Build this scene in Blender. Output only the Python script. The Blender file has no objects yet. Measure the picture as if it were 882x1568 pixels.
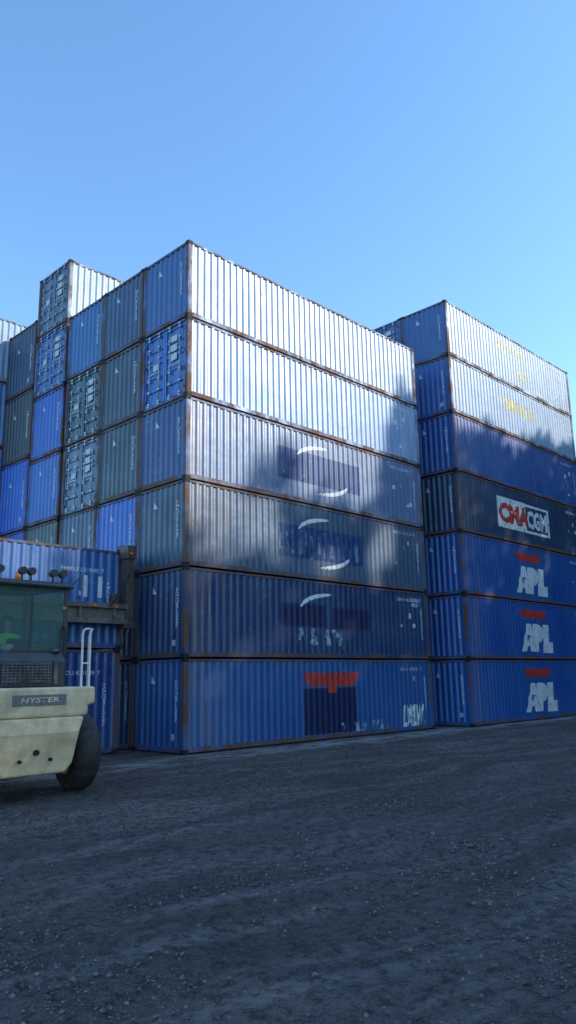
import bpy, bmesh, numpy as np, math, random
from mathutils import Vector, Matrix, noise
random.seed(7); np.random.seed(7)
S=bpy.context.scene
COL=S.collection
rad=math.radians
L=12.192; W=2.438; H=2.6245; HC=2.929
SUN_EL=28.0; SUN_AZ=-45.0

# ------------------------------------------------------------------ helpers
def link(o,parent=None):
    COL.objects.link(o)
    if parent is not None: o.parent=parent
    return o
def new_mat(name):
    m=bpy.data.materials.new(name); m.use_nodes=True
    nt=m.node_tree; b=nt.nodes['Principled BSDF']
    return m,nt,b
def N(nt,t,**k):
    n=nt.nodes.new(t)
    for a,v in k.items(): setattr(n,a,v)
    return n
def ramp(nt,src,stops):
    r=N(nt,'ShaderNodeValToRGB'); e=r.color_ramp.elements
    e[0].position,e[0].color=stops[0][0],stops[0][1]
    e[1].position,e[1].color=stops[-1][0],stops[-1][1]
    for p,c in stops[1:-1]:
        x=e.new(p); x.color=c
    nt.links.new(src,r.inputs[0]); return r.outputs[0]
def g(v): return (v,v,v,1)
def mixc(nt,f,a,b,mode='MIX'):
    m=N(nt,'ShaderNodeMix',data_type='RGBA',blend_type=mode)
    for s,i in ((f,0),(a,6),(b,7)):
        if isinstance(s,(int,float)): m.inputs[i].default_value=s
        elif isinstance(s,tuple): m.inputs[i].default_value=s
        else: nt.links.new(s,m.inputs[i])
    return m.outputs[2]
def math_(nt,op,a,b=0.0,clamp=False):
    m=N(nt,'ShaderNodeMath',operation=op); m.use_clamp=clamp
    for s,i in ((a,0),(b,1)):
        if isinstance(s,(int,float)): m.inputs[i].default_value=s
        else: nt.links.new(s,m.inputs[i])
    return m.outputs[0]
def objcoord(nt,rand=True,scale=None):
    tc=N(nt,'ShaderNodeTexCoord'); out=tc.outputs['Object']
    if rand:
        oi=N(nt,'ShaderNodeObjectInfo')
        k=math_(nt,'MULTIPLY',oi.outputs['Random'],91.0)
        va=N(nt,'ShaderNodeVectorMath',operation='ADD'); nt.links.new(out,va.inputs[0]); nt.links.new(k,va.inputs[1]); out=va.outputs[0]
    return out
def scaled(nt,v,s):
    m=N(nt,'ShaderNodeVectorMath',operation='MULTIPLY'); nt.links.new(v,m.inputs[0]); m.inputs[1].default_value=s; return m.outputs[0]
def noise_(nt,v,scale,detail=4,rough=.55):
    n=N(nt,'ShaderNodeTexNoise'); n.inputs['Scale'].default_value=scale; n.inputs['Detail'].default_value=detail; n.inputs['Roughness'].default_value=rough
    nt.links.new(v,n.inputs['Vector']); return n.outputs['Fac']
def bump(nt,b,h,strength,dist,prev=None):
    n=N(nt,'ShaderNodeBump'); n.inputs['Strength'].default_value=strength; n.inputs['Distance'].default_value=dist
    nt.links.new(h,n.inputs['Height'])
    if prev: nt.links.new(prev,n.inputs['Normal'])
    if b: nt.links.new(n.outputs[0],b.inputs['Normal'])
    return n.outputs[0]

# ------------------------------------------------------------------ materials
def paint_mat(name,rust_lo,rust_hi,rough0=.34,rough1=.5,rs=3.2):
    m,nt,b=new_mat(name)
    oi=N(nt,'ShaderNodeObjectInfo'); v=objcoord(nt)
    base=oi.outputs['Color']
    raw=objcoord(nt,False); sp=N(nt,'ShaderNodeSeparateXYZ'); nt.links.new(raw,sp.inputs[0])
    st=noise_(nt,scaled(nt,v,(7,7,.35)),1.0,4,.65)
    st2=noise_(nt,scaled(nt,v,(1.3,1.3,2.6)),1.7,5,.7)
    # sun glare painted into the colour: paler south-facing long side (amount = object colour alpha)
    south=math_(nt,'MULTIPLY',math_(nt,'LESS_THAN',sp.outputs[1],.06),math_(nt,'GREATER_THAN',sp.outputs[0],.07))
    sun_glare=math_(nt,'MULTIPLY',math_(nt,'MULTIPLY',south,oi.outputs['Alpha']),ramp(nt,st2,[(.30,g(.75)),(.62,g(1))]))
    base=mixc(nt,sun_glare,base,(.38,.52,.62,1))
    fade=ramp(nt,noise_(nt,v,.45,4,.6),[(.35,g(0)),(.7,g(1))])
    light=mixc(nt,.22,base,(.20,.38,.58,1))
    c=mixc(nt,math_(nt,'MULTIPLY',fade,.5),base,light)
    c=mixc(nt,ramp(nt,st,[(.50,g(0)),(.72,g(.45))]),c,mixc(nt,.6,base,(.03,.03,.03,1)))
    c=mixc(nt,ramp(nt,st2,[(.6,g(0)),(.67,g(.25))]),c,(.22,.33,.44,1))
    rn=noise_(nt,scaled(nt,v,(1,1,.6)),rs,6,.68)
    rf=ramp(nt,rn,[(rust_lo,g(0)),(rust_hi,g(1))])
    rc=mixc(nt,noise_(nt,v,14,2),(.06,.028,.018,1),(.20,.095,.05,1))
    near=math_(nt,'MULTIPLY',math_(nt,'SUBTRACT',1.0,math_(nt,'DIVIDE',sp.outputs[0],2.2),True),math_(nt,'GREATER_THAN',sp.outputs[0],.1))
    stain=math_(nt,'MULTIPLY',near,ramp(nt,st,[(.40,g(0)),(.62,g(.40))]))
    c=mixc(nt,stain,c,(.42,.30,.19,1))
    c=mixc(nt,rf,c,rc)
    nt.links.new(c,b.inputs['Base Color'])
    rr=N(nt,'ShaderNodeMapRange'); rr.inputs[1].default_value=.3; rr.inputs[2].default_value=.7
    rr.inputs[3].default_value=rough0; rr.inputs[4].default_value=rough1
    nt.links.new(noise_(nt,scaled(nt,v,(1,1,.7)),1.3,4),rr.inputs[0])
    nt.links.new(math_(nt,'ADD',rr.outputs[0],math_(nt,'MULTIPLY',rf,.35),True),b.inputs['Roughness'])
    b.inputs['Specular IOR Level'].default_value=.8
    bump(nt,b,noise_(nt,v,1.1,3,.5),.6,.035)
    return m
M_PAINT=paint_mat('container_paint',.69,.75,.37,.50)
M_RAIL=paint_mat('container_rail_paint',.36,.57,.5,.62,1.6)
def simple(name,col,rough=.5,metal=0,var=.25,scale=6,bmp=.1,col2=None):
    m,nt,b=new_mat(name); v=objcoord(nt,False)
    c2=col2 or tuple(x*(1-var) for x in col)
    c=mixc(nt,ramp(nt,noise_(nt,v,scale,5,.65),[(.35,g(0)),(.68,g(1))]),(*col,1),(*c2,1))
    nt.links.new(c,b.inputs['Base Color']); b.inputs['Roughness'].default_value=rough; b.inputs['Metallic'].default_value=metal
    if bmp: bump(nt,b,noise_(nt,v,scale*6,3),bmp,.01)
    return m
M_CAST=simple('corner_casting_steel',(.11,.075,.055),.65,.2,col2=(.04,.03,.025),scale=9)
M_BAR=simple('galvanised_bar',(.45,.46,.46),.45,.6,scale=8)
M_DARK=simple('dark_void',(.012,.012,.014),.8)
M_LABEL=simple('label_white',(.62,.64,.64),.5)
M_ROOF=simple('container_roof',(.12,.14,.18),.6)
def decal_mat(name,col,lo,hi,rough=.42,scale=5.0):
    m,nt,b=new_mat(name); tc=N(nt,'ShaderNodeTexCoord'); v=tc.outputs['Object']
    c=mixc(nt,ramp(nt,noise_(nt,v,2.0,5,.6),[(.4,g(0)),(.7,g(.6))]),(*col,1),(*[x*.55 for x in col],1))
    nt.links.new(c,b.inputs['Base Color'])
    b.inputs['Roughness'].default_value=rough
    a=ramp(nt,noise_(nt,scaled(nt,v,(1,1,.7)),scale,6,.7),[(lo,g(0)),(hi,g(1))])
    nt.links.new(a,b.inputs['Alpha'])
    return m
D_WHITE=decal_mat('worn_white_paint',(.82,.83,.82),.36,.43)
D_RED=decal_mat('worn_red_paint',(.62,.05,.03),.38,.45)
D_NAVY=decal_mat('overpaint_navy',(.010,.020,.085),.2,.25,.4)
D_NAVY2=decal_mat('overpaint_blue',(.010,.055,.20),.34,.44,.4)
D_CODE=decal_mat('code_white',(.62,.66,.68),.33,.4)
D_PALEY=decal_mat('pale_yellow_paint',(.85,.74,.22),.44,.60,.42,3)
D_GREY=decal_mat('faded_bars',(.16,.24,.32),.45,.56,.5,2.5)
D_SCRAWL=decal_mat('peeled_white',(.40,.50,.56),.52,.58,.5,3.0)

# ------------------------------------------------------------------ bmesh helpers
def bm_box(bm,x0,x1,y0,y1,z0,z1,mi=0):
    vs=[bm.verts.new(p) for p in ((x0,y0,z0),(x1,y0,z0),(x1,y1,z0),(x0,y1,z0),(x0,y0,z1),(x1,y0,z1),(x1,y1,z1),(x0,y1,z1))]
    fs=[(0,3,2,1),(4,5,6,7),(0,1,5,4),(1,2,6,5),(2,3,7,6),(3,0,4,7)]
    out=[]
    for f in fs:
        q=bm.faces.new([vs[i] for i in f]); q.material_index=mi; out.append(q)
    return vs,out
def bm_cyl(bm,p0,p1,r,n=12,mi=0,smooth=True,r2=None):
    p0=Vector(p0);p1=Vector(p1);d=(p1-p0).normalized()
    a=d.orthogonal().normalized();b=d.cross(a); r2=r if r2 is None else r2
    A=[];B=[]
    for i in range(n):
        t=2*math.pi*i/n; o=a*math.cos(t)+b*math.sin(t)
        A.append(bm.verts.new(p0+o*r));B.append(bm.verts.new(p1+o*r2))
    for i in range(n):
        f=bm.faces.new((A[i],A[(i+1)%n],B[(i+1)%n],B[i])); f.material_index=mi; f.smooth=smooth
    f=bm.faces.new(A[::-1]);f.material_index=mi
    f=bm.faces.new(B);f.material_index=mi
def bm_prism(bm,pts,axis,a0,a1,mi=0):
    def P(u,v,a):
        return {'x':(a,u,v),'y':(u,a,v),'z':(u,v,a)}[axis]
    A=[bm.verts.new(P(u,v,a0)) for u,v in pts];B=[bm.verts.new(P(u,v,a1)) for u,v in pts]
    n=len(pts);fs=[]
    for i in range(n): fs.append(bm.faces.new((A[i],A[(i+1)%n],B[(i+1)%n],B[i])))
    fs.append(bm.faces.new(A[::-1]));fs.append(bm.faces.new(B))
    for f in fs: f.material_index=mi
    return fs
def bm_mesh(bm,name,mats):
    bmesh.ops.recalc_face_normals(bm,faces=bm.faces)
    me=bpy.data.meshes.new(name); bm.to_mesh(me); bm.free()
    for m in mats: me.materials.append(m)
    return me
def bm_obj(bm,name,mats,parent=None,bevel=0,seg=2,loc=(0,0,0)):
    o=bpy.data.objects.new(name,bm_mesh(bm,name,mats)); link(o,parent); o.location=loc
    if bevel:
        mod=o.modifiers.new('bevel','BEVEL'); mod.width=bevel; mod.segments=seg; mod.limit_method='ANGLE'; mod.angle_limit=rad(35)
    return o

# ------------------------------------------------------------------ corrugation profiles
SX0=.16; SN=43; SP=(L-2*SX0)/SN
EY0=.13; EN=8; EP=(W-2*EY0)/EN
FR=[0,.26,.50,.75]
def prof(t,t0,p,n,out,inn):
    if t<=t0 or t>=t0+n*p: return out
    q=((t-t0)/p)%1.0
    if q<FR[1]: return out
    if q<FR[2]: return out+(inn-out)*(q-FR[1])/(FR[2]-FR[1])
    if q<FR[3]: return inn
    return inn+(out-inn)*(q-FR[3])/(1-FR[3])
def breaks(t0,p,n):
    r=[]
    for i in range(n):
        for f in FR: r.append(t0+(i+f)*p)
    r.append(t0+n*p); return r
side_prof=lambda x:prof(x,SX0,SP,SN,.012,.044)
end_prof=lambda y:prof(y,EY0,EP,EN,.014,.056)
SB=breaks(SX0,SP,SN);EB=breaks(EY0,EP,EN)

def corr_panel(bm,br,pf,z0,z1,place,mi=0):
    lo=[bm.verts.new(place(t,pf(t),z0)) for t in br]; hi=[bm.verts.new(place(t,pf(t),z1)) for t in br]
    for i in range(len(br)-1):
        f=bm.faces.new((lo[i],lo[i+1],hi[i+1],hi[i])); f.material_index=mi

def container_mesh(h,endtype):
    bm=bmesh.new()
    zb,zt=.17,h-.10
    corr_panel(bm,SB,side_prof,zb-.01,zt+.01,lambda t,d,z:(t,d,z))
    corr_panel(bm,SB,side_prof,zb-.01,zt+.01,lambda t,d,z:(t,W-d,z))
    corr_panel(bm,EB,end_prof,zb-.01,zt+.01,lambda t,d,z:(L-d,t,z))
    for y0,y1 in ((.004,.07),(W-.07,W-.004)):
        bm_box(bm,.17,L-.17,y0,y1,h-.10,h-.03,1)
        bm_box(bm,.17,L-.17,y0,y1-.0,.035,.17,1)
    for x0,x1 in ((.004,.08),(L-.08,L-.004)):
        bm_box(bm,x0,x1,.16,W-.16,h-.105,h-.028,1)
        bm_box(bm,x0,x1,.16,W-.16,.03,.165,1)
    for x0,x1 in ((.002,.165),(L-.165,L-.002)):
        for y0,y1 in ((.002,.135),(W-.135,W-.002)):
            bm_box(bm,x0,x1,y0,y1,.115,h-.115,1)
    cast=[]
    for x0,x1 in ((-.004,.176),(L-.176,L+.004)):
        for y0,y1 in ((-.004,.160),(W-.160,W+.004)):
            for z0,z1 in ((.0015,.118),(h-.118,h-.0015)):
                vs,fs=bm_box(bm,x0,x1,y0,y1,z0,z1,2); cast+=fs[2:]
    bmesh.ops.inset_individual(bm,faces=cast,thickness=.03,depth=-.03)
    for f in cast: f.material_index=3
    bm_box(bm,.1,L-.1,.07,W-.07,h-.07,h-.045,4)
    bm_box(bm,.1,L-.1,.07,W-.07,.05,.15,3)
    for i in range(40):
        x=.3+i*.29; bm_box(bm,x,x+.15,.12,W-.12,h-.045,h-.030,4)
    if endtype=='panel':
        corr_panel(bm,EB,end_prof,zb-.01,zt+.01,lambda t,d,z:(d,t,z))
    else:
        nb=5
        a,b=.20,h-.14
        step=(b-a)/nb
        for ly0,ly1 in ((.14,W/2-.012),(W/2+.012,W-.14)):
            prof_z=[(a-.03,.05)]
            for i in range(nb):
                z=a+i*step
                prof_z+=[(z+.00,.05),(z+.05,.05),(z+.085,.085),(z+step-.085,.085),(z+step-.05,.05)]
            prof_z.append((b+.03,.05))
            bm_box(bm,.035,.09,ly0,ly0+.07,a-.03,b+.03,0); bm_box(bm,.035,.09,ly1-.07,ly1,a-.03,b+.03,0)
            lo=[bm.verts.new((d,ly0+.07,z)) for z,d in prof_z]; hi=[bm.verts.new((d,ly1-.07,z)) for z,d in prof_z]
            for i in range(len(lo)-1):
                if abs(prof_z[i][0]-prof_z[i+1][0])<1e-5: continue
                bm.faces.new((lo[i],hi[i],hi[i+1],lo[i+1]))
            wl=ly1-ly0
            for fr in (.27,.76):
                y=ly0+wl*fr
                bm_cyl(bm,(.018,y,.13),(.018,y,h-.09),.019,8,5)
                for z in (.22,.62,1.0,1.7,h-.55,h-.2):
                    bm_box(bm,-.006,.05,y-.055,y+.055,z-.03,z+.03,5)
                bm_box(bm,-.012,.02,y-.05,y+.42 if fr<.5 else y+.05,1.18,1.215,5)
                bm_box(bm,-.010,.03,y-.05,y+.05,.10,.16,5); bm_box(bm,-.010,.03,y-.05,y+.05,h-.13,h-.07,5)
            hy=ly0 if ly0<1 else ly1
            for z in (.35,.95,1.55,h-.35):
                bm_box(bm,-.004,.05,hy-.06,hy+.06,z-.05,z+.05,1)
            if ly0<1:
                bm_box(bm,.028,.034,ly0+.45,ly0+.85,h-.62,h-.42,6)
                bm_box(bm,.028,.034,ly0+.45,ly0+.80,h-.95,h-.72,6)
                bm_box(bm,.028,.034,ly0+.45,ly0+.78,h-1.25,h-1.02,6)
            else:
                bm_box(bm,.028,.034,ly0+.35,ly0+.62,1.3,1.5,6)
    return bm_mesh(bm,'container_%s_%d'%(endtype,int(h*100)),[M_PAINT,M_RAIL,M_CAST,M_DARK,M_ROOF,M_BAR,M_LABEL])
CM={}
for h in (H,HC):
    for e in ('panel','door'): CM[(h,e)]=container_mesh(h,e)

# ------------------------------------------------------------------ decals that follow the corrugation
def conform(bm,br,pf,place,off=.005):
    xs=[v.co.x for v in bm.verts]; lo,hi=min(xs),max(xs)
    for t in br:
        if lo<t<hi:
            bmesh.ops.bisect_plane(bm,geom=bm.verts[:]+bm.edges[:]+bm.faces[:],plane_co=(t,0,0),plane_no=(1,0,0),dist=1e-6)
    for v in bm.verts:
        t,z=v.co.x,v.co.y
        v.co=place(t,pf(t)-off,z)
def poly_bm(polys):
    bm=bmesh.new()
    for p in polys:
        bm.faces.new([bm.verts.new((x,z,0)) for x,z in p])
    return bm
def text_bm(s,x0,x1,z0,z1,shear=0,off=0,mirror=False,line=.9):
    c=bpy.data.curves.new('t','FONT'); c.body=s; c.size=1; c.shear=shear; c.offset=off; c.resolution_u=2; c.space_line=line; c.align_x='CENTER'
    o=bpy.data.objects.new('t',c); COL.objects.link(o)
    dg=bpy.context.evaluated_depsgraph_get(); me=bpy.data.meshes.new_from_object(o.evaluated_get(dg))
    bm=bmesh.new(); bm.from_mesh(me)
    bpy.data.objects.remove(o); bpy.data.meshes.remove(me)
    xs=[v.co.x for v in bm.verts]; ys=[v.co.y for v in bm.verts]
    ax,bx,ay,by=min(xs),max(xs),min(ys),max(ys)
    for v in bm.verts:
        u=(v.co.x-ax)/(bx-ax)
        if mirror: u=1-u
        v.co.x=x0+u*(x1-x0); v.co.y=z0+(v.co.y-ay)/(by-ay)*(z1-z0); v.co.z=0
    return bm
side_place=lambda t,d,z:Vector((t,d,z)); end_place=lambda t,d,z:Vector((d,t,z))
def side_decal(name,bm,mat,parent,off=.005):
    conform(bm,SB,side_prof,side_place,off)
    me=bpy.data.meshes.new(name); bm.to_mesh(me); bm.free(); me.materials.append(mat)
    o=bpy.data.objects.new(name,me); link(o,parent)
    return me
def rect(x0,x1,z0,z1): return [(x0,z0),(x1,z0),(x1,z1),(x0,z1)]
def code(): return ''.join(random.choice('ABCDEGHKLMNPRSTUX') for _ in range(3))+'U '+''.join(random.choice('0123456789') for _ in range(6))+' '+random.choice('0123456789')
SIDE_CODES=[];END_CODES=[]
for k in range(5):
    s=code()
    bm=text_bm(s,10.15,11.55,2.20,2.32,off=.012)
    conform(bm,SB,side_prof,side_place)
    b2=text_bm('\n'.join(s.replace(' ','')),11.66,11.76,.75,1.95,off=.012,line=.8); conform(b2,SB,side_prof,side_place)
    m2=bpy.data.meshes.new('a'); b2.to_mesh(m2); b2.free(); bm.from_mesh(m2)
    for i in range(random.randint(2,5)):
        x=random.uniform(10.2,11.5); z=random.uniform(.3,1.9); w=random.uniform(.06,.2); hh=random.uniform(.08,.22)
        b3=poly_bm([rect(x,x+w,z,z+hh)]); conform(b3,SB,side_prof,side_place); b3.to_mesh(m2); b3.free(); bm.from_mesh(m2)
    me=bpy.data.meshes.new('side_code'); bm.to_mesh(me); bm.free(); me.materials.append(D_CODE); SIDE_CODES.append(me)
    bm=text_bm('\n'.join(s.replace(' ','')),.34,.45,.85,2.0,off=.012,mirror=True,line=.8); conform(bm,EB,end_prof,end_place)
    tri=poly_bm([[(1.42,1.92),(1.66,1.92),(1.54,2.14)]]); conform(tri,EB,end_prof,end_place); tri.to_mesh(m2); tri.free(); bm.from_mesh(m2)
    if k%2:
        tri=poly_bm([rect(.42,.62,.35,.52)]); conform(tri,EB,end_prof,end_place); tri.to_mesh(m2); tri.free(); bm.from_mesh(m2)
    me=bpy.data.meshes.new('end_code'); bm.to_mesh(me); bm.free(); me.materials.append(D_CODE); END_CODES.append(me)

# ------------------------------------------------------------------ stacks
def add_container(x,y,z,h,etype,col,sun_glare=0):
    jx=random.uniform(-.02,.02); jy=random.uniform(-.012,.012)
    o=bpy.data.objects.new('shipping_container',CM[(h,etype)]); link(o)
    o.location=(x+jx,y+jy,z); o.color=(*col,sun_glare)  # alpha sets how much sunlit paleness is painted on the long side
    c=bpy.data.objects.new('side_code_marking',random.choice(SIDE_CODES)); link(c,o)
    if etype=='panel':
        c=bpy.data.objects.new('end_code_marking',random.choice(END_CODES)); link(c,o)
    return o
BL=(.007,.090,.36); NV=(.006,.036,.16); DK=(.012,.042,.115); GY=(.022,.070,.15); GN=(.010,.040,.072); BR=(.005,.105,.48); LB=(.07,.19,.40); TL=(.005,.032,.085)
def jit(c,a=.1): return tuple(max(0,v*(1+random.uniform(-a,a))) for v in c)
def stack(x,y,spec,z=.0):
    out=[]
    for q_ in spec:
        h,e,c=q_[:3]
        out.append(add_container(x,y,z,h,e,jit(c),q_[3] if len(q_)>3 else 0)); z+=h
    return out
P='panel';D='door'
G=W+.028
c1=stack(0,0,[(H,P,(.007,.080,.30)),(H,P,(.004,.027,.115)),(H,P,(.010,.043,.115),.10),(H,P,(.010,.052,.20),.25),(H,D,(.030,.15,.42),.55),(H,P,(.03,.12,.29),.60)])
stack(0,G,[(H,P,NV),(H,P,DK),(H,P,BR),(H,P,GN),(H,P,(.018,.042,.078)),(H,P,GY)])
stack(0,2*G,[(H,P,NV),(H,P,BL),(H,P,GY),(H,D,(.10,.16,.29)),(H,D,(.04,.09,.13)),(H,P,(.010,.11,.34))])
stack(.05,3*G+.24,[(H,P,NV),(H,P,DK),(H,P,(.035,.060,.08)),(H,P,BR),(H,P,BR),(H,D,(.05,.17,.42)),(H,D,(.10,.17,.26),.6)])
stack(.05,4*G+.30,[(H,P,NV),(H,P,DK),(H,P,BR),(HC,P,BR),(HC,P,(.030,.038,.05)),(HC,P,DK)])
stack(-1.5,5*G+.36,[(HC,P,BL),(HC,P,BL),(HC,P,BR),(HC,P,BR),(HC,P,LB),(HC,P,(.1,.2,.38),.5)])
stack(.4,6*G+.42,[(H,P,BL)]*5)
X2,Y2=13.757,-.76
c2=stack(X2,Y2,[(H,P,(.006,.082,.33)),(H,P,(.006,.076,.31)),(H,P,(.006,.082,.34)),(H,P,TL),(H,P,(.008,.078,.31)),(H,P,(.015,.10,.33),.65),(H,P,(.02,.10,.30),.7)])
stack(X2,Y2+G,[(H,P,NV),(H,P,BL),(H,P,DK),(H,P,BL),(H,P,BL),(H,D,BL),(H,D,(.025,.11,.30))])
stack(X2+.05,Y2+2*G,[(H,P,NV),(H,P,BL),(H,P,DK),(H,P,BL),(H,D,BL),(H,P,BL)])
stack(27.2,1.0,[(HC,P,BL),(HC,P,NV),(HC,P,BL),(HC,P,BL),(HC,P,(.02,.09,.25))])
stack(27.2,1.0+G,[(HC,P,BL),(HC,P,NV),(HC,P,BL),(HC,P,BL)])
held=stack(-.72-L,2.1,[(HC,P,(.006,.04,.18)),(HC,P,(.018,.105,.34))],0)

# ------------------------------------------------------------------ big markings
def arc(cx,cz,rx,rz,a0,a1,th,n=18):
    polys=[];pts=[]
    for i in range(n+1):
        t=i/n; a=rad(a0+(a1-a0)*t); w=th*(.25+.75*math.sin(math.pi*t)**.5)
        nx_,nz_=math.cos(a)/rx,math.sin(a)/rz; q=math.hypot(nx_,nz_); nx_/=q;nz_/=q
        pts.append(((cx+rx*math.cos(a),cz+rz*math.sin(a)),(cx+rx*math.cos(a)-w*nx_,cz+rz*math.sin(a)-w*nz_)))
    for i in range(n):
        polys.append([pts[i][0],pts[i+1][0],pts[i+1][1],pts[i][1]])
    return polys
def arcs(par,low=True,up=True):
    if up: side_decal('white_arc',poly_bm(arc(6.25,1.62,1.45,.58,172,84,.14)),D_WHITE,par,.008)
    if low: side_decal('white_arc',poly_bm(arc(6.05,1.0,1.45,.58,-96,-10,.14)),D_WHITE,par,.008)
arcs(c1[3]);arcs(c1[2]);arcs(c1[1],low=False)
side_decal('overpaint_patch',poly_bm([rect(3.9,8.2,.75,1.85)]),D_NAVY2,c1[3])
side_decal('overpaint_patch',poly_bm([rect(3.9,8.2,.7,1.8)]),D_NAVY2,c1[2])
bars=[]
x=3.9
while x<8.1:
    w=random.uniform(.08,.22); bars.append(rect(x,x+w,random.uniform(.6,1.0),random.uniform(1.5,1.85))); x+=w+random.uniform(.08,.25)
side_decal('faded_bars',poly_bm(bars),D_GREY,c1[2],.009)
side_decal('overpaint_patch',poly_bm([rect(3.95,6.05,1.05,1.78),rect(6.45,8.5,1.0,1.72)]),D_NAVY,c1[1])
side_decal('peeled_letters',poly_bm([rect(4.6,6.9,.45,.98)]),D_SCRAWL,c1[1])
side_decal('logo_block',poly_bm([rect(4.9,7.55,.2,1.66)]),D_NAVY,c1[0])
side_decal('logo_bar',poly_bm([[(4.8,2.16),(5.15,1.72),(6.1,1.72),(6.1,1.5),(6.5,1.5),(6.5,1.72),(7.45,1.72),(7.75,2.16)]]),D_RED,c1[0],.009)
bm=text_bm('I I I',5.9,6.7,1.95,2.17,shear=.4,off=.0); side_decal('logo_text',bm,D_NAVY,c1[0],.012)
side_decal('peeled_letters',text_bm('LWLW',10.2,11.55,.12,.95,shear=.3,off=.05),D_WHITE,c1[0],.007)
side_decal('peeled_letters',poly_bm([rect(10.3,11.6,.1,.7),rect(6.6,9.3,.18,.5)]),D_SCRAWL,c1[0],.010)
side_decal('size_code',text_bm('SUDU 8\n45G1',11.0,11.7,2.0,2.35,off=.02),D_WHITE,c1[1],.007)
for i in (0,1,2):
    bm=text_bm('A',4.45,5.80,.35,1.60,shear=.1,off=.14); side_decal('logo_text',bm,D_WHITE,c2[i],.006)
    bm=text_bm('P',5.45,6.60,.35,1.60,shear=.1,off=.13); side_decal('logo_text',bm,D_WHITE,c2[i],.008)
    bm=text_bm('L',6.45,7.5,.30,1.60,shear=.1,off=.14); side_decal('logo_text',bm,D_WHITE,c2[i],.010)
    side_decal('logo_bar',poly_bm([[(4.45,2.22),(4.75,1.85),(6.8,1.85),(7.1,2.22)]]),D_RED,c2[i])
side_decal('logo_panel',poly_bm([rect(3.2,5.9,.62,2.05),rect(5.9,8.2,1.9,2.02),rect(5.9,8.2,.62,.74),rect(8.08,8.2,.74,1.9)]),D_WHITE,c2[3])
side_decal('logo_text',text_bm('CMA',3.35,6.2,.85,1.80,off=.06),D_RED,c2[3],.010)
side_decal('logo_text',text_bm('CGM',5.95,8.0,.85,1.75,off=.05),D_WHITE,c2[3],.014)
side_decal('faded_logo',poly_bm([rect(4.2,7.2,1.75,2.1),rect(6.4,7.4,.6,1.0)]),D_PALEY,c2[6])
side_decal('faded_logo',poly_bm([rect(4.6,7.6,1.25,1.9)]),D_PALEY,c2[5])
side_decal('size_code',text_bm('I I\nI I',10.9,11.5,.7,2.1,off=.02),D_CODE,held[1],.006)

# ------------------------------------------------------------------ forklift (empty container handler)
M_CREAM=simple('cream_machine_paint',(.88,.66,.38),.5,0,col2=(.50,.36,.21),scale=2.6,bmp=.15)
M_MDARK=simple('dark_machine_paint',(.050,.052,.055),.45,0,scale=5)
M_MGREY=simple('spreader_grey',(.17,.16,.15),.55,.1,col2=(.09,.06,.045),scale=4)
M_RUBBER=simple('tyre_rubber',(.020,.019,.019),.75,0,scale=5,bmp=.3,col2=(.055,.05,.045))
M_YEL=simple('worn_dark_paint',(.12,.085,.05),.55,0,col2=(.04,.032,.028),scale=4)
M_ORANGE,_nt,_b=new_mat('amber_lens'); _b.inputs['Base Color'].default_value=(.8,.22,.02,1); _b.inputs['Roughness'].default_value=.25
M_RAILW=simple('handrail_paint',(.72,.68,.60),.45,0)
M_GLASS,_nt,_b=new_mat('tinted_glass'); _b.inputs['Base Color'].default_value=(.12,.22,.19,1); _b.inputs['Roughness'].default_value=.04; _b.inputs['Alpha'].default_value=.32; _b.inputs['IOR'].default_value=1.6
FX,FY=-6.9,-4.9
fl=bpy.data.objects.new('forklift',None); link(fl); fl.location=(FX,FY,0)
bm=bmesh.new()
bm_prism(bm,[(-1.00,1.42),(-1.12,1.50),(-1.12,1.93),(1.14,1.93),(1.14,1.62),(1.0,1.60),(1.0,1.42)],'y',.05,2.1)
bm_obj(bm,'counterweight_top',[M_CREAM],fl,.05,3)
bm=bmesh.new()
bm_prism(bm,[(-.60,.46),(-.72,.62),(-.76,1.15),(-.86,1.415),(.92,1.415),(.82,1.15),(.76,.62),(.62,.46)],'y',.0,2.6)
for v in bm.verts:
    if v.co.y<.1 and v.co.z<.7: v.co.y+=.10
    if v.co.y>1: v.co.x*=.8
bm_obj(bm,'counterweight_body',[M_CREAM],fl,.06,3)
bm=bmesh.new()
for x in (-.28,.28): bm_cyl(bm,(x,.06,.72),(x,-.0,.72),.03,12,0)
bm_cyl(bm,(0,.04,.85),(0,-.02,.85),.05,12,0)
bm_obj(bm,'tow_fittings',[M_DARK],fl)
bm=bmesh.new(); bm_box(bm,-.46,.54,.025,.055,1.63,1.81); bm_obj(bm,'name_plate',[simple('plate_grey',(.20,.21,.20),.5)],fl,.01,2)
bm=text_bm('HYSTER',-.32,.40,1.675,1.765,shear=.15,off=.02)
for v in bm.verts: v.co=Vector((v.co.x,.018,v.co.y))
bm_obj(bm,'plate_text',[M_CREAM],fl)
bm=bmesh.new()
bm_box(bm,-.60,.60,2.6,5.0,.45,1.35); bm_box(bm,-1.1,1.1,2.1,3.4,1.43,1.90)
bm_box(bm,-1.15,-.7,3.4,5.1,1.55,1.75);bm_box(bm,.7,1.15,3.4,5.1,1.55,1.75)
bm_obj(bm,'chassis',[M_CREAM],fl,.03)
bm=bmesh.new()
bm_prism(bm,[(.42,1.935),(.42,2.40),(.60,2.55),(1.28,2.55),(1.28,1.935)],'x',-.90,.72)
bm_obj(bm,'engine_hood',[M_MDARK],fl,.03)
bm=bmesh.new()
for i in range(7):
    z=2.03+i*.05; bm_box(bm,-.52,.42,.385,.415,z,z+.026)
bm_box(bm,-.62,-.55,.38,.415,1.99,2.40);bm_box(bm,.47,.54,.38,.415,1.99,2.40)
for i in range(12):
    x=-.5+i*.077; bm_box(bm,x,x+.012,.375,.384,2.0,2.38)
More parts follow.
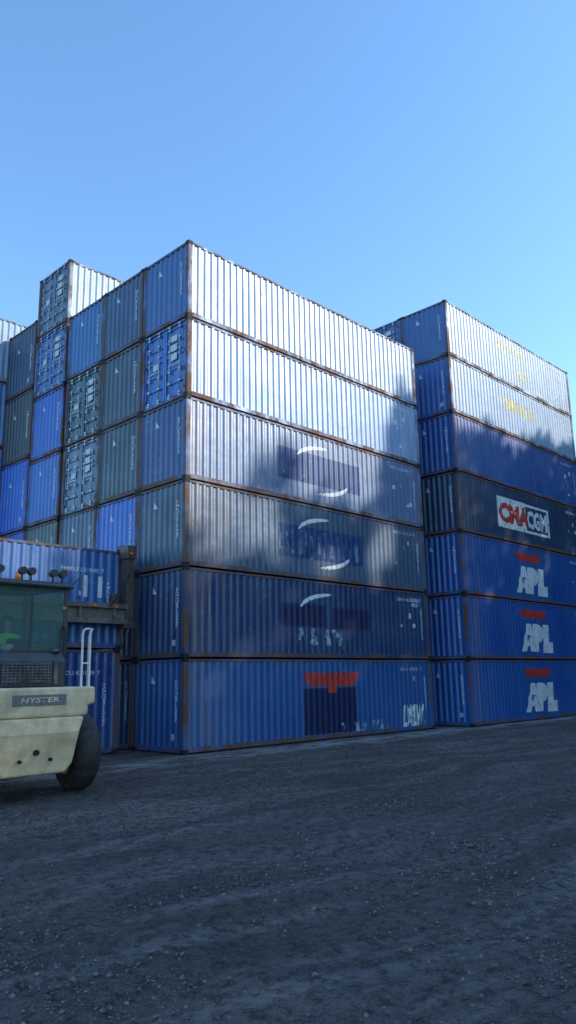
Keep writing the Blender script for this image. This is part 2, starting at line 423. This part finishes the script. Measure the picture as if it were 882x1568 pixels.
bm_cyl(bm,(.60,.6,2.56),(.60,.6,2.62),.07,12); bm_cyl(bm,(-.2,.9,2.55),(-.2,.9,2.7),.12,14)
bm_obj(bm,'radiator_grille',[simple('grille_grey',(.18,.18,.18),.5,.2,col2=(.06,.06,.06))],fl)
bm=bmesh.new()
cx0,cx1,cy0,cy1,cz0,cz1=-1.02,1.22,1.30,3.1,2.62,3.84
for x in (cx0,cx1-.08):
    for y in (cy0,cy1-.08): bm_box(bm,x,x+.08,y,y+.08,1.91,cz1)
bm_box(bm,.42,.47,cy0+.01,cy0+.07,cz0,cz1)
bm_box(bm,cx0+.08,cx1-.08,cy0,cy0+.07,cz0-.08,cz0+.02)
for x in (cx0,cx1-.07): bm_box(bm,x,x+.07,cy0+.08,cy1-.08,cz0-.08,cz0+.02)
bm_box(bm,cx0,cx1,cy0+.1,cy1,1.91,2.02)
bm_box(bm,cx0+.085,cx1-.085,cy0+.02,cy0+.05,2.02,cz0-.08)
bm_obj(bm,'cab_frame',[M_MDARK],fl,.015)
bm=bmesh.new()
bm_prism(bm,[(cy0-.10,cz1),(cy0-.10,cz1+.07),(cy0+.1,cz1+.13),(cy1,cz1+.13),(cy1+.12,cz1+.05),(cy1+.12,cz1)],'x',cx0-.06,cx1+.06)
bm_obj(bm,'cab_roof',[M_MDARK],fl,.03)
bm=bmesh.new()
bm_box(bm,cx0+.08,cx1-.08,cy0+.03,cy0+.04,cz0+.02,cz1)
bm_box(bm,cx0+.08,cx1-.08,cy1-.05,cy1-.04,2.02,cz1)
bm_box(bm,cx0+.03,cx0+.04,cy0+.08,cy1-.08,cz0+.02,cz1); bm_box(bm,cx1-.04,cx1-.03,cy0+.08,cy1-.08,cz0+.02,cz1)
bm_obj(bm,'cab_glass',[M_GLASS],fl)
bm=bmesh.new()
bm_box(bm,.05,.60,1.75,2.25,2.2,2.38); bm_box(bm,.10,.55,1.52,1.62,2.40,2.85)
bm_box(bm,.0,.70,2.75,2.95,2.02,2.75)
bm_cyl(bm,(.33,2.6,2.72),(.33,2.68,2.82),.19,16); bm_box(bm,.75,1.0,1.6,2.4,2.02,2.55)
bm_obj(bm,'seat_and_console',[M_MDARK],fl,.03)
bm=bmesh.new()
for x in (-.55,-.28,.18,.36,.82,1.02):
    bm_cyl(bm,(x,1.25,cz1+.11),(x,1.25,cz1+.22),.02,8,0)
    bm_cyl(bm,(x,1.17,cz1+.28),(x,1.30,cz1+.28),.075,14,0)
bm_obj(bm,'work_lamps',[M_MDARK],fl)
bm=bmesh.new(); bm_cyl(bm,(.26,1.6,cz1+.12),(.26,1.6,cz1+.30),.06,12,0,r2=.05); bm_cyl(bm,(1.1,1.28,3.45),(1.1,1.25,3.45),.03,10,0)
bm_obj(bm,'beacon',[M_ORANGE],fl)
def tube(name,pts,r,mat,parent,fil=True):
    c=bpy.data.curves.new(name,'CURVE'); c.dimensions='3D'; c.bevel_depth=r; c.bevel_resolution=3; c.resolution_u=6
    s=c.splines.new('POLY'); s.points.add(len(pts)-1)
    for i,p in enumerate(pts): s.points[i].co=(*p,1)
    c.materials.append(mat); o=bpy.data.objects.new(name,c); link(o,parent); return o
tube('handrail',[(.93,.22,1.9),(.93,.22,2.88),(.95,.22,2.95),(1.0,.22,2.98),(1.10,.24,2.98)],.022,M_RAILW,fl)
tube('handrail',[(1.10,.24,1.9),(1.10,.24,2.90),(1.12,.26,2.96),(1.2,.34,2.98),(1.27,.5,2.94),(1.29,.6,2.85),(1.29,.6,1.5)],.022,M_RAILW,fl)
tube('handrail',[(.93,.22,2.35),(1.10,.24,2.35)],.016,M_RAILW,fl)
tube('mirror_arm',[(1.2,1.4,3.75),(1.34,1.3,4.0),(1.40,1.2,4.05),(1.42,1.2,3.8)],.015,M_MDARK,fl)
tube('exhaust_pipe',[(1.02,1.15,1.95),(1.02,1.15,3.0),(1.02,1.12,3.05)],.05,M_MDARK,fl)
tube('hydraulic_hose',[(.85,.9,1.93),(.9,.85,2.3),(.95,1.1,2.5),(1.0,1.3,2.45)],.025,M_DARK,fl)
tube('hydraulic_hose',[(.80,.7,1.93),(.82,.75,2.2),(.72,.9,2.35)],.02,M_DARK,fl)
bm=bmesh.new()
for i,z in enumerate((.55,.9,1.25)): bm_box(bm,1.0,1.3,2.5,2.9,z,z+.03)
bm_obj(bm,'steps',[M_MGREY],fl)
def wheel(name,x,y,r,w,steer=0):
    e=bpy.data.objects.new(name,None); link(e,fl); e.location=(x,y,r-.012); e.rotation_euler=(0,0,steer)
    bm=bmesh.new()
    pr=[(-w/2,r*.56),(-w/2-.01,r*.72),(-w/2+.015,r*.86),(-w/2+.07,r*.95),(-w/2+.13,r*.99),(0,r),(w/2-.13,r*.99),(w/2-.07,r*.95),(w/2-.015,r*.86),(w/2+.01,r*.72),(w/2,r*.56)]
    n=64; rings=[]
    for i in range(n):
        t=2*math.pi*i/n; ring=[]
        for j,(a,q) in enumerate(pr):
            rr=q-(0.007 if (i%4==0 and 3<=j<=7) else 0)
            ring.append(bm.verts.new((a,rr*math.cos(t),rr*math.sin(t))))
        rings.append(ring)
    for i in range(n):
        A,B=rings[i],rings[(i+1)%n]
        for j in range(len(pr)-1): f=bm.faces.new((A[j],B[j],B[j+1],A[j+1])); f.smooth=True
    bm_obj(bm,'tyre',[M_RUBBER],e)
    bm=bmesh.new()
    for s in (-1,1):
        bm_cyl(bm,(s*w*.30,0,0),(s*w*.46,0,0),r*.57,28,0); bm_cyl(bm,(s*w*.46,0,0),(s*w*.62,0,0),r*.2,18,0)
        for k in range(8):
            t=k*math.pi/4; bm_cyl(bm,(s*w*.46,r*.35*math.cos(t),r*.35*math.sin(t)),(s*w*.52,r*.35*math.cos(t),r*.35*math.sin(t)),.025,6,0)
    bm_obj(bm,'rim',[M_CREAM],e)
wheel('rear_wheel',1.46,1.20,.72,.50,rad(-8)); wheel('rear_wheel_left',-1.25,1.20,.72,.50,rad(-8))
wheel('front_wheel',1.3,4.3,.75,.5); wheel('front_wheel_left',-1.2,4.3,.75,.5)
bm=bmesh.new(); bm_cyl(bm,(-1.1,1.20,.70),(1.35,1.20,.70),.11,14); bm_obj(bm,'rear_axle',[M_MDARK],fl)
bm=bmesh.new()
for x in (-.75,.60):
    bm_box(bm,x,x+.15,5.25,5.5,.25,6.6); bm_box(bm,x+.03 if x>0 else x+.0,x+.12,5.52,5.72,.3,6.3)
for z in (.5,2.6,4.8,6.4): bm_box(bm,-.6,.6,5.3,5.45,z,z+.18)
bm_cyl(bm,(-.3,5.35,.4),(-.3,5.35,6.2),.06);bm_cyl(bm,(.3,5.35,.4),(.3,5.35,6.2),.06)
bm_obj(bm,'mast',[M_MDARK],fl,.01)
SX=-.72-L/2-FX
bm=bmesh.new()
bm_box(bm,SX-5.95,SX+5.95,6.42,6.78,3.62,3.76); bm_box(bm,SX-5.95,SX+5.95,6.42,6.78,4.06,4.20); bm_box(bm,SX-5.95,SX+5.95,6.52,6.72,3.76,4.06)
bm_box(bm,SX-1.2,SX+1.2,5.74,6.42,3.4,4.9)
for i in range(-5,6): bm_box(bm,SX+i*1.1-.04,SX+i*1.1+.04,6.44,6.52,3.76,4.06)
bm_obj(bm,'spreader_beam',[M_MGREY],fl,.01)
bm=bmesh.new()
for s in (-1,1):
    x=SX+s*6.02
    bm_box(bm,x-.12,x+.12,6.45,6.80,3.52,5.55)
    bm_box(bm,x-.16,x+.16,6.40,6.86,5.55,5.95); bm_box(bm,x-.10,x+.10,6.80,7.12,5.875,6.0)
    bm_box(bm,x-.19,x+.19,6.42,6.80,3.5,3.66)
    bm_box(bm,x-s*.45-.1,x-s*.45+.1,6.5,6.75,4.2,4.5)
bm_obj(bm,'spreader_arm',[M_YEL],fl,.02)
bm=bmesh.new()
for s in (-1,1):
    x=SX+s*6.02
    bm_cyl(bm,(x-.05,6.40,5.7),(x-.05,6.34,5.7),.04,10)
    for k in (1.2,.5): bm_box(bm,x-s*k-.04,x-s*k+.04,6.38,6.42,4.08,4.15)
bm_obj(bm,'marker_lamps',[M_ORANGE],fl)
tube('hydraulic_hose',[(SX+5.3,6.4,4.1),(SX+5.6,6.25,4.5),(SX+5.8,6.3,4.9),(SX+5.95,6.4,5.1)],.018,M_DARK,fl)
tube('hydraulic_hose',[(SX+5.9,6.5,3.6),(SX+5.7,6.4,3.2),(SX+5.75,6.4,2.9),(SX+5.95,6.5,3.5)],.018,M_DARK,fl)

def skin_fig(name,verts,edges,radii,mat,parent,root=0):
    me=bpy.data.meshes.new(name); me.from_pydata(verts,edges,[]); o=bpy.data.objects.new(name,me); link(o,parent)
    o.modifiers.new('skin','SKIN')
    sv=me.skin_vertices[0].data
    for i,r_ in enumerate(radii): sv[i].radius=(r_,r_) if not isinstance(r_,tuple) else r_
    sv[root].use_root=True
    s=o.modifiers.new('sub','SUBSURF'); s.levels=2; s.render_levels=2
    me.materials.append(mat); return o
drv=bpy.data.objects.new('driver',None); link(drv); drv.location=(FX+.33,FY+2.02,2.42)
M_VEST=simple('hi_vis_green',(.25,.95,.12),.7,0); M_TROU=simple('dark_trousers',(.02,.025,.04),.8); M_SKIN=simple('skin',(.45,.25,.17),.55)
skin_fig('jacket',[(0,0,.02),(0,-.02,.25),(0,-.02,.45),(0,0,.54),(.19,-.01,.47),(.30,.08,.24),(.22,.34,.20),(-.19,-.01,.47),(-.30,.08,.24),(-.22,.34,.20)],
 [(0,1),(1,2),(2,3),(2,4),(4,5),(5,6),(2,7),(7,8),(8,9)],[(.17,.13),(.18,.13),(.17,.12),.07,.075,.06,.045,.075,.06,.045],M_VEST,drv)
skin_fig('trousers',[(0,0,.02),(.10,.05,.02),(.13,.45,.06),(.14,.50,-.36),(-.10,.05,.02),(-.13,.45,.06),(-.14,.50,-.36)],[(0,1),(1,2),(2,3),(0,4),(4,5),(5,6)],[.13,.10,.075,.055,.10,.075,.055],M_TROU,drv)
skin_fig('head',[(0,0,.52),(0,.01,.62),(0,.02,.74),(0,.02,.82)],[(0,1),(1,2),(2,3)],[.05,.055,(.085,.10),.06],M_SKIN,drv)
skin_fig('cap',[(0,.0,.77),(0,.0,.86),(0,.14,.80)],[(0,1),(0,2)],[(.10,.115),.07,.03],M_TROU,drv)
skin_fig('hands',[(.22,.34,.20),(.16,.46,.22),(-.22,.34,.20),(-.16,.46,.22),(0,.5,.2)],[(0,1),(2,3)],[.04,.04,.04,.04,.01],M_SKIN,drv)

# ------------------------------------------------------------------ ground
def dense(a,b,step,far):
    xs=list(np.arange(a,b,step))
    k=step; x=a; L_=[]
    while x>-far: k*=1.35; x-=k; L_.append(x)
    k=step; x=xs[-1]; R_=[]
    while x<far: k*=1.35; x+=k; R_.append(x)
    return np.array(L_[::-1]+xs+R_)
gx=dense(-15,16,.10,900); gy=dense(-17.4,1.5,.08,900)
XX,YY=np.meshgrid(gx,gy)
Z=np.zeros_like(XX)
rng=np.random.RandomState(3)
for lam,amp,n in ((3.5,.012,5),(1.2,.009,8),(.5,.0065,12),(.26,.0045,14)):
    for i in range(n):
        a=rng.uniform(0,6.28); k=2*math.pi/(lam*rng.uniform(.7,1.3)); Z+=amp*np.sin(k*(XX*math.cos(a)+YY*math.sin(a))+rng.uniform(0,6.28))/math.sqrt(n)*1.4
Z+=rng.normal(0,.0035,Z.shape)
# wheel ruts curving across the yard
for c0,bend in ((-6.2,.018),(-7.9,.018),(-10.6,-.012),(-12.2,-.012),(-3.4,.008)):
    yc=c0+bend*(XX+4)**2*.4+.10*(XX+4)
    Z-=.018*np.exp(-((YY-yc)/.22)**2); Z+=.010*np.exp(-((np.abs(YY-yc)-.42)/.13)**2)
mask=np.clip((-.1-YY)/1.5,0,1)*np.clip((XX+16)/3,0,1)*np.clip((17-XX)/3,0,1)*np.clip((YY+19)/2,0,1)
Z=Z*mask-.012
ny,nx=XX.shape
co=np.stack([XX,YY,Z],-1).reshape(-1,3)
idx=np.arange(nx*ny).reshape(ny,nx)
q=np.stack([idx[:-1,:-1],idx[:-1,1:],idx[1:,1:],idx[1:,:-1]],-1).reshape(-1,4)
def np_mesh(name,co,faces,k):
    me=bpy.data.meshes.new(name); me.vertices.add(len(co)); me.vertices.foreach_set('co',co.astype(np.float32).ravel())
    me.loops.add(len(faces)*k); me.loops.foreach_set('vertex_index',faces.astype(np.int32).ravel())
    me.polygons.add(len(faces)); me.polygons.foreach_set('loop_start',np.arange(0,len(faces)*k,k,dtype=np.int32)); me.polygons.foreach_set('loop_total',np.full(len(faces),k,dtype=np.int32))
    me.update(calc_edges=True); me.validate(); return me
gme=np_mesh('ground',co,q,4)
gme.polygons.foreach_set('use_smooth',np.ones(len(q),dtype=bool))
ground=bpy.data.objects.new('ground',gme); link(ground)
m,nt,b=new_mat('gravel_yard')
v=objcoord(nt,False)
warp=N(nt,'ShaderNodeVectorMath',operation='ADD'); nt.links.new(v,warp.inputs[0])
wn=N(nt,'ShaderNodeTexNoise'); wn.inputs['Scale'].default_value=.12; wn.inputs['Detail'].default_value=2; nt.links.new(v,wn.inputs['Vector'])
nt.links.new(scaled(nt,wn.outputs['Color'],(5,5,0)),warp.inputs[1])
rot=N(nt,'ShaderNodeMapping'); rot.inputs['Rotation'].default_value=(0,0,rad(8)); nt.links.new(warp.outputs[0],rot.inputs['Vector'])
big=noise_(nt,v,.22,5,.6)
trk=noise_(nt,scaled(nt,rot.outputs[0],(.14,1.4,1)),1.0,6,.68)
fine=noise_(nt,v,7,8,.78); vf=noise_(nt,v,48,3,.7)
c=mixc(nt,ramp(nt,big,[(.35,g(0)),(.65,g(1))]),(.110,.092,.082,1),(.19,.162,.147,1))
c=mixc(nt,ramp(nt,trk,[(.48,g(0)),(.62,g(.8))]),c,(.30,.265,.245,1))
c=mixc(nt,ramp(nt,trk,[(.34,g(.5)),(.44,g(0))]),c,(.06,.052,.047,1))
c=mixc(nt,ramp(nt,fine,[(.40,g(.85)),(.54,g(0))]),c,(.040,.034,.031,1))
c=mixc(nt,ramp(nt,vf,[(.54,g(0)),(.70,g(.6))]),c,(.38,.345,.32,1))
sep=N(nt,'ShaderNodeSeparateXYZ'); nt.links.new(v,sep.inputs[0])
band=math_(nt,'SUBTRACT',1.0,math_(nt,'DIVIDE',math_(nt,'ABSOLUTE',math_(nt,'ADD',sep.outputs[1],1.0)),1.2),True)
dust=math_(nt,'MULTIPLY',band,ramp(nt,noise_(nt,scaled(nt,v,(.5,1.6,1)),1.1,6,.7),[(.44,g(0)),(.56,g(1))]))
c=mixc(nt,dust,c,(.50,.47,.44,1))
nt.links.new(c,b.inputs['Base Color']); b.inputs['Roughness'].default_value=.85; b.inputs['Specular IOR Level'].default_value=.3
n1=bump(nt,None,fine,1.0,.12); n2=bump(nt,None,noise_(nt,v,26,4,.7),1.0,.04,n1); bump(nt,b,vf,.6,.012,n2)
gme.materials.append(m)

ico=np.array([(0,0,1),(1,0,0),(0,1,0),(-1,0,0),(0,-1,0),(0,0,-1)],float)
tf=np.array([(0,1,2),(0,2,3),(0,3,4),(0,4,1),(5,2,1),(5,3,2),(5,4,3),(5,1,4)])
ns=90000
r_=rng.rand(ns)**.65*17+3.0; th=rad(44.5)+rng.uniform(-.5,.5,ns)
px=-13.47+r_*np.cos(th); py=-17.45+r_*np.sin(th)
cl=np.array([noise.noise(Vector((a*.5,b_*.5,3.1))) for a,b_ in zip(px,py)])
keep=(py<-.4)&(cl>rng.uniform(-.45,.40,ns)); px=px[keep];py=py[keep];ns=len(px)
sz=np.exp(rng.normal(math.log(.0085),.55,ns)); sz=np.clip(sz,.004,.038)
V=ico[None]*rng.uniform(.55,1.15,(ns,6,1))*sz[:,None,None]; V[:,:,2]*=.7
ang=rng.uniform(0,6.28,ns); ca,sa=np.cos(ang)[:,None],np.sin(ang)[:,None]
Vx=V[:,:,0]*ca-V[:,:,1]*sa; Vy=V[:,:,0]*sa+V[:,:,1]*ca
V=np.stack([Vx+px[:,None],Vy+py[:,None],V[:,:,2]-.008+.25*sz[:,None]],-1)
F=(tf[None]+6*np.arange(ns)[:,None,None]).reshape(-1,3)
gm=np_mesh('gravel',V.reshape(-1,3),F,3); gr=bpy.data.objects.new('gravel',gm); link(gr)
m,nt,b=new_mat('gravel_stone'); v=objcoord(nt,False)
nt.links.new(ramp(nt,noise_(nt,v,14,2),[(.35,(.05,.043,.038,1)),(.68,(.23,.205,.19,1))]),b.inputs['Base Color']); b.inputs['Roughness'].default_value=.85
gm.materials.append(m)

# ------------------------------------------------------------------ tree line across the yard (behind the camera's right shoulder)
s=np.array([math.cos(rad(SUN_AZ)),math.sin(rad(SUN_AZ))]); p=np.array([-s[1],s[0]])
RD=42.0; TE=math.tan(rad(SUN_EL))
def cast(x,y,z): return (p[0]*x+p[1]*y, z+(RD-(s[0]*x+s[1]*y))*TE)
pts=[cast(*q_) for q_ in ((-12,2,5.2),(-5,2.1,4.4),(-1,1,6.0),(.3,0,6.8),(2.0,0,7.6),(3.0,0,9.4),(4.4,0,9.9),(5.4,0,8.9),(7.5,0,8.8),(9.4,0,9.2),(10.2,0,12.0),(11.2,0,13.9),(12.6,0,12.8),(15,-.76,12.2),(18,-.76,12.8),(20.5,-.76,12.7),(22,-.76,14.0),(24,-.76,13.5),(26,-.76,14.2))]
us=[-60]+[a for a,_ in pts]+[60]; ts=[pts[0][1]]+[b_ for _,b_ in pts]+[pts[-1][1]]
def top(u): return np.interp(u,us,ts)
def nz(u,z,k,o): return np.array([noise.noise(Vector((a*k,b_*k,o))) for a,b_ in zip(u,z)])
n1_=14000; u=rng.uniform(-38,42,n1_); z=rng.uniform(0,20,n1_); s1=np.full(n1_,1.9)
n2_=75000; u2=rng.uniform(-38,42,n2_); z2=rng.uniform(17,36,n2_)
T=top(u2)+.9*nz(u2,z2*0,.5,1.0)+.4*nz(u2,z2*0,1.5,5.0)
dz=T-z2
k=(dz>0)&(nz(u2,z2,.7,9.0)>-.75+.75*np.exp(-dz/.9)-.5*(dz>2.5))
for hx,hz,a,c_ in ((1.2,7.0,.6,.6),(2.9,6.9,.6,1.0),(1.6,5.9,.65,.45),(9.4,6.7,.5,1.0),(7.2,8.5,.6,.4),(8.4,8.6,.5,.5),(5.3,8.6,.5,.55),(6.4,5.9,.5,.35),(3.9,6.2,.4,.3)):
    hu,hh=cast(hx,0,hz); k&=((u2-hu)/(a+.2))**2+((z2-hh)/(c_+.2))**2>1
    ok=((u-hu)/(a+.9))**2+((z-hh)/(c_+.9))**2>1; u=u[ok];z=z[ok];s1=s1[ok]
u2=u2[k];z2=z2[k];s2=rng.uniform(.45,.85,len(u2))
U=np.concatenate([u,u2]);ZZ=np.concatenate([z,z2]);SZ=np.concatenate([s1,s2]); n=len(U)
dd=RD+np.concatenate([rng.normal(0,1.2,len(u)),rng.normal(0,.6,len(u2))])
C=np.stack([s[0]*dd+p[0]*U,s[1]*dd+p[1]*U,ZZ],-1)
a=rng.normal(size=(n,3)); a/=np.linalg.norm(a,axis=1)[:,None]; b_=np.cross(a,rng.normal(size=(n,3))); b_/=np.linalg.norm(b_,axis=1)[:,None]
a*=SZ[:,None]*.5; b_*=SZ[:,None]*.5
V=np.stack([C-a,C-b_*.7,C+a,C+b_*.7],1).reshape(-1,3); F=np.arange(4*n).reshape(-1,4)
tm=np_mesh('tree_line',V,F,4); tm.materials.append(simple('foliage',(.07,.11,.04),.7,0,bmp=0,col2=(.03,.06,.02),scale=.5))
tl=bpy.data.objects.new('tree_line',tm); link(tl)
bm=bmesh.new()
for uu in np.arange(-36,42,5.5):
    x,y=s*(RD+rng.uniform(-1,1))+p*(uu+rng.uniform(-1,1)); bm_cyl(bm,(x,y,-.1),(x+.3,y,22),.38,8,0,r2=.12)
    for k_ in range(4):
        zz=rng.uniform(8,18); an=rng.uniform(0,6.28); bm_cyl(bm,(x,y,zz),(x+3*math.cos(an),y+3*math.sin(an),zz+3),.12,6,0,r2=.04)
bm_obj(bm,'trunks',[simple('bark',(.09,.07,.05),.9)],tl)

# ------------------------------------------------------------------ light
w=bpy.data.worlds.new('World'); S.world=w; w.use_nodes=True; nt=w.node_tree
bg=nt.nodes['Background']; sky=nt.nodes.new('ShaderNodeTexSky'); sky.sky_type='NISHITA'; sky.sun_disc=False
sky.sun_elevation=rad(SUN_EL); sky.sun_rotation=rad(90-SUN_AZ); sky.air_density=1.0; sky.dust_density=.7; sky.ozone_density=1.3
nt.links.new(mixc(nt,1.0,sky.outputs[0],(1.58,2.12,2.50,1),'MULTIPLY'),bg.inputs[0]); bg.inputs[1].default_value=.15
sd=bpy.data.lights.new('sun','SUN'); sd.energy=5; sd.angle=rad(.8); sd.color=(1,.95,.86)
so=bpy.data.objects.new('sun',sd); link(so)
dirv=Vector((s[0]*math.cos(rad(SUN_EL)),s[1]*math.cos(rad(SUN_EL)),math.sin(rad(SUN_EL))))
so.rotation_euler=dirv.to_track_quat('Z','Y').to_euler(); so.location=(20,-20,40)
S.view_settings.view_transform='Standard'; S.view_settings.look='None'; S.view_settings.exposure=0

# ------------------------------------------------------------------ camera
yaw,pitch,roll,f=.7761,.2147,-.0186,1164.53
fw=Vector((math.cos(yaw)*math.cos(pitch),math.sin(yaw)*math.cos(pitch),math.sin(pitch)))
r=Vector((math.sin(yaw),-math.cos(yaw),0)); uu=r.cross(fw)
r2=r*math.cos(roll)+uu*math.sin(roll); u2_=-r*math.sin(roll)+uu*math.cos(roll)
cam=bpy.data.cameras.new('camera'); cam.sensor_fit='HORIZONTAL'; cam.sensor_width=36; cam.lens=f/882*36; cam.clip_end=3000
co_=bpy.data.objects.new('camera',cam); link(co_)
co_.matrix_world=Matrix(((r2.x,u2_.x,-fw.x,-13.4707),(r2.y,u2_.y,-fw.y,-17.4466),(r2.z,u2_.z,-fw.z,2.0161),(0,0,0,1)))
S.camera=co_
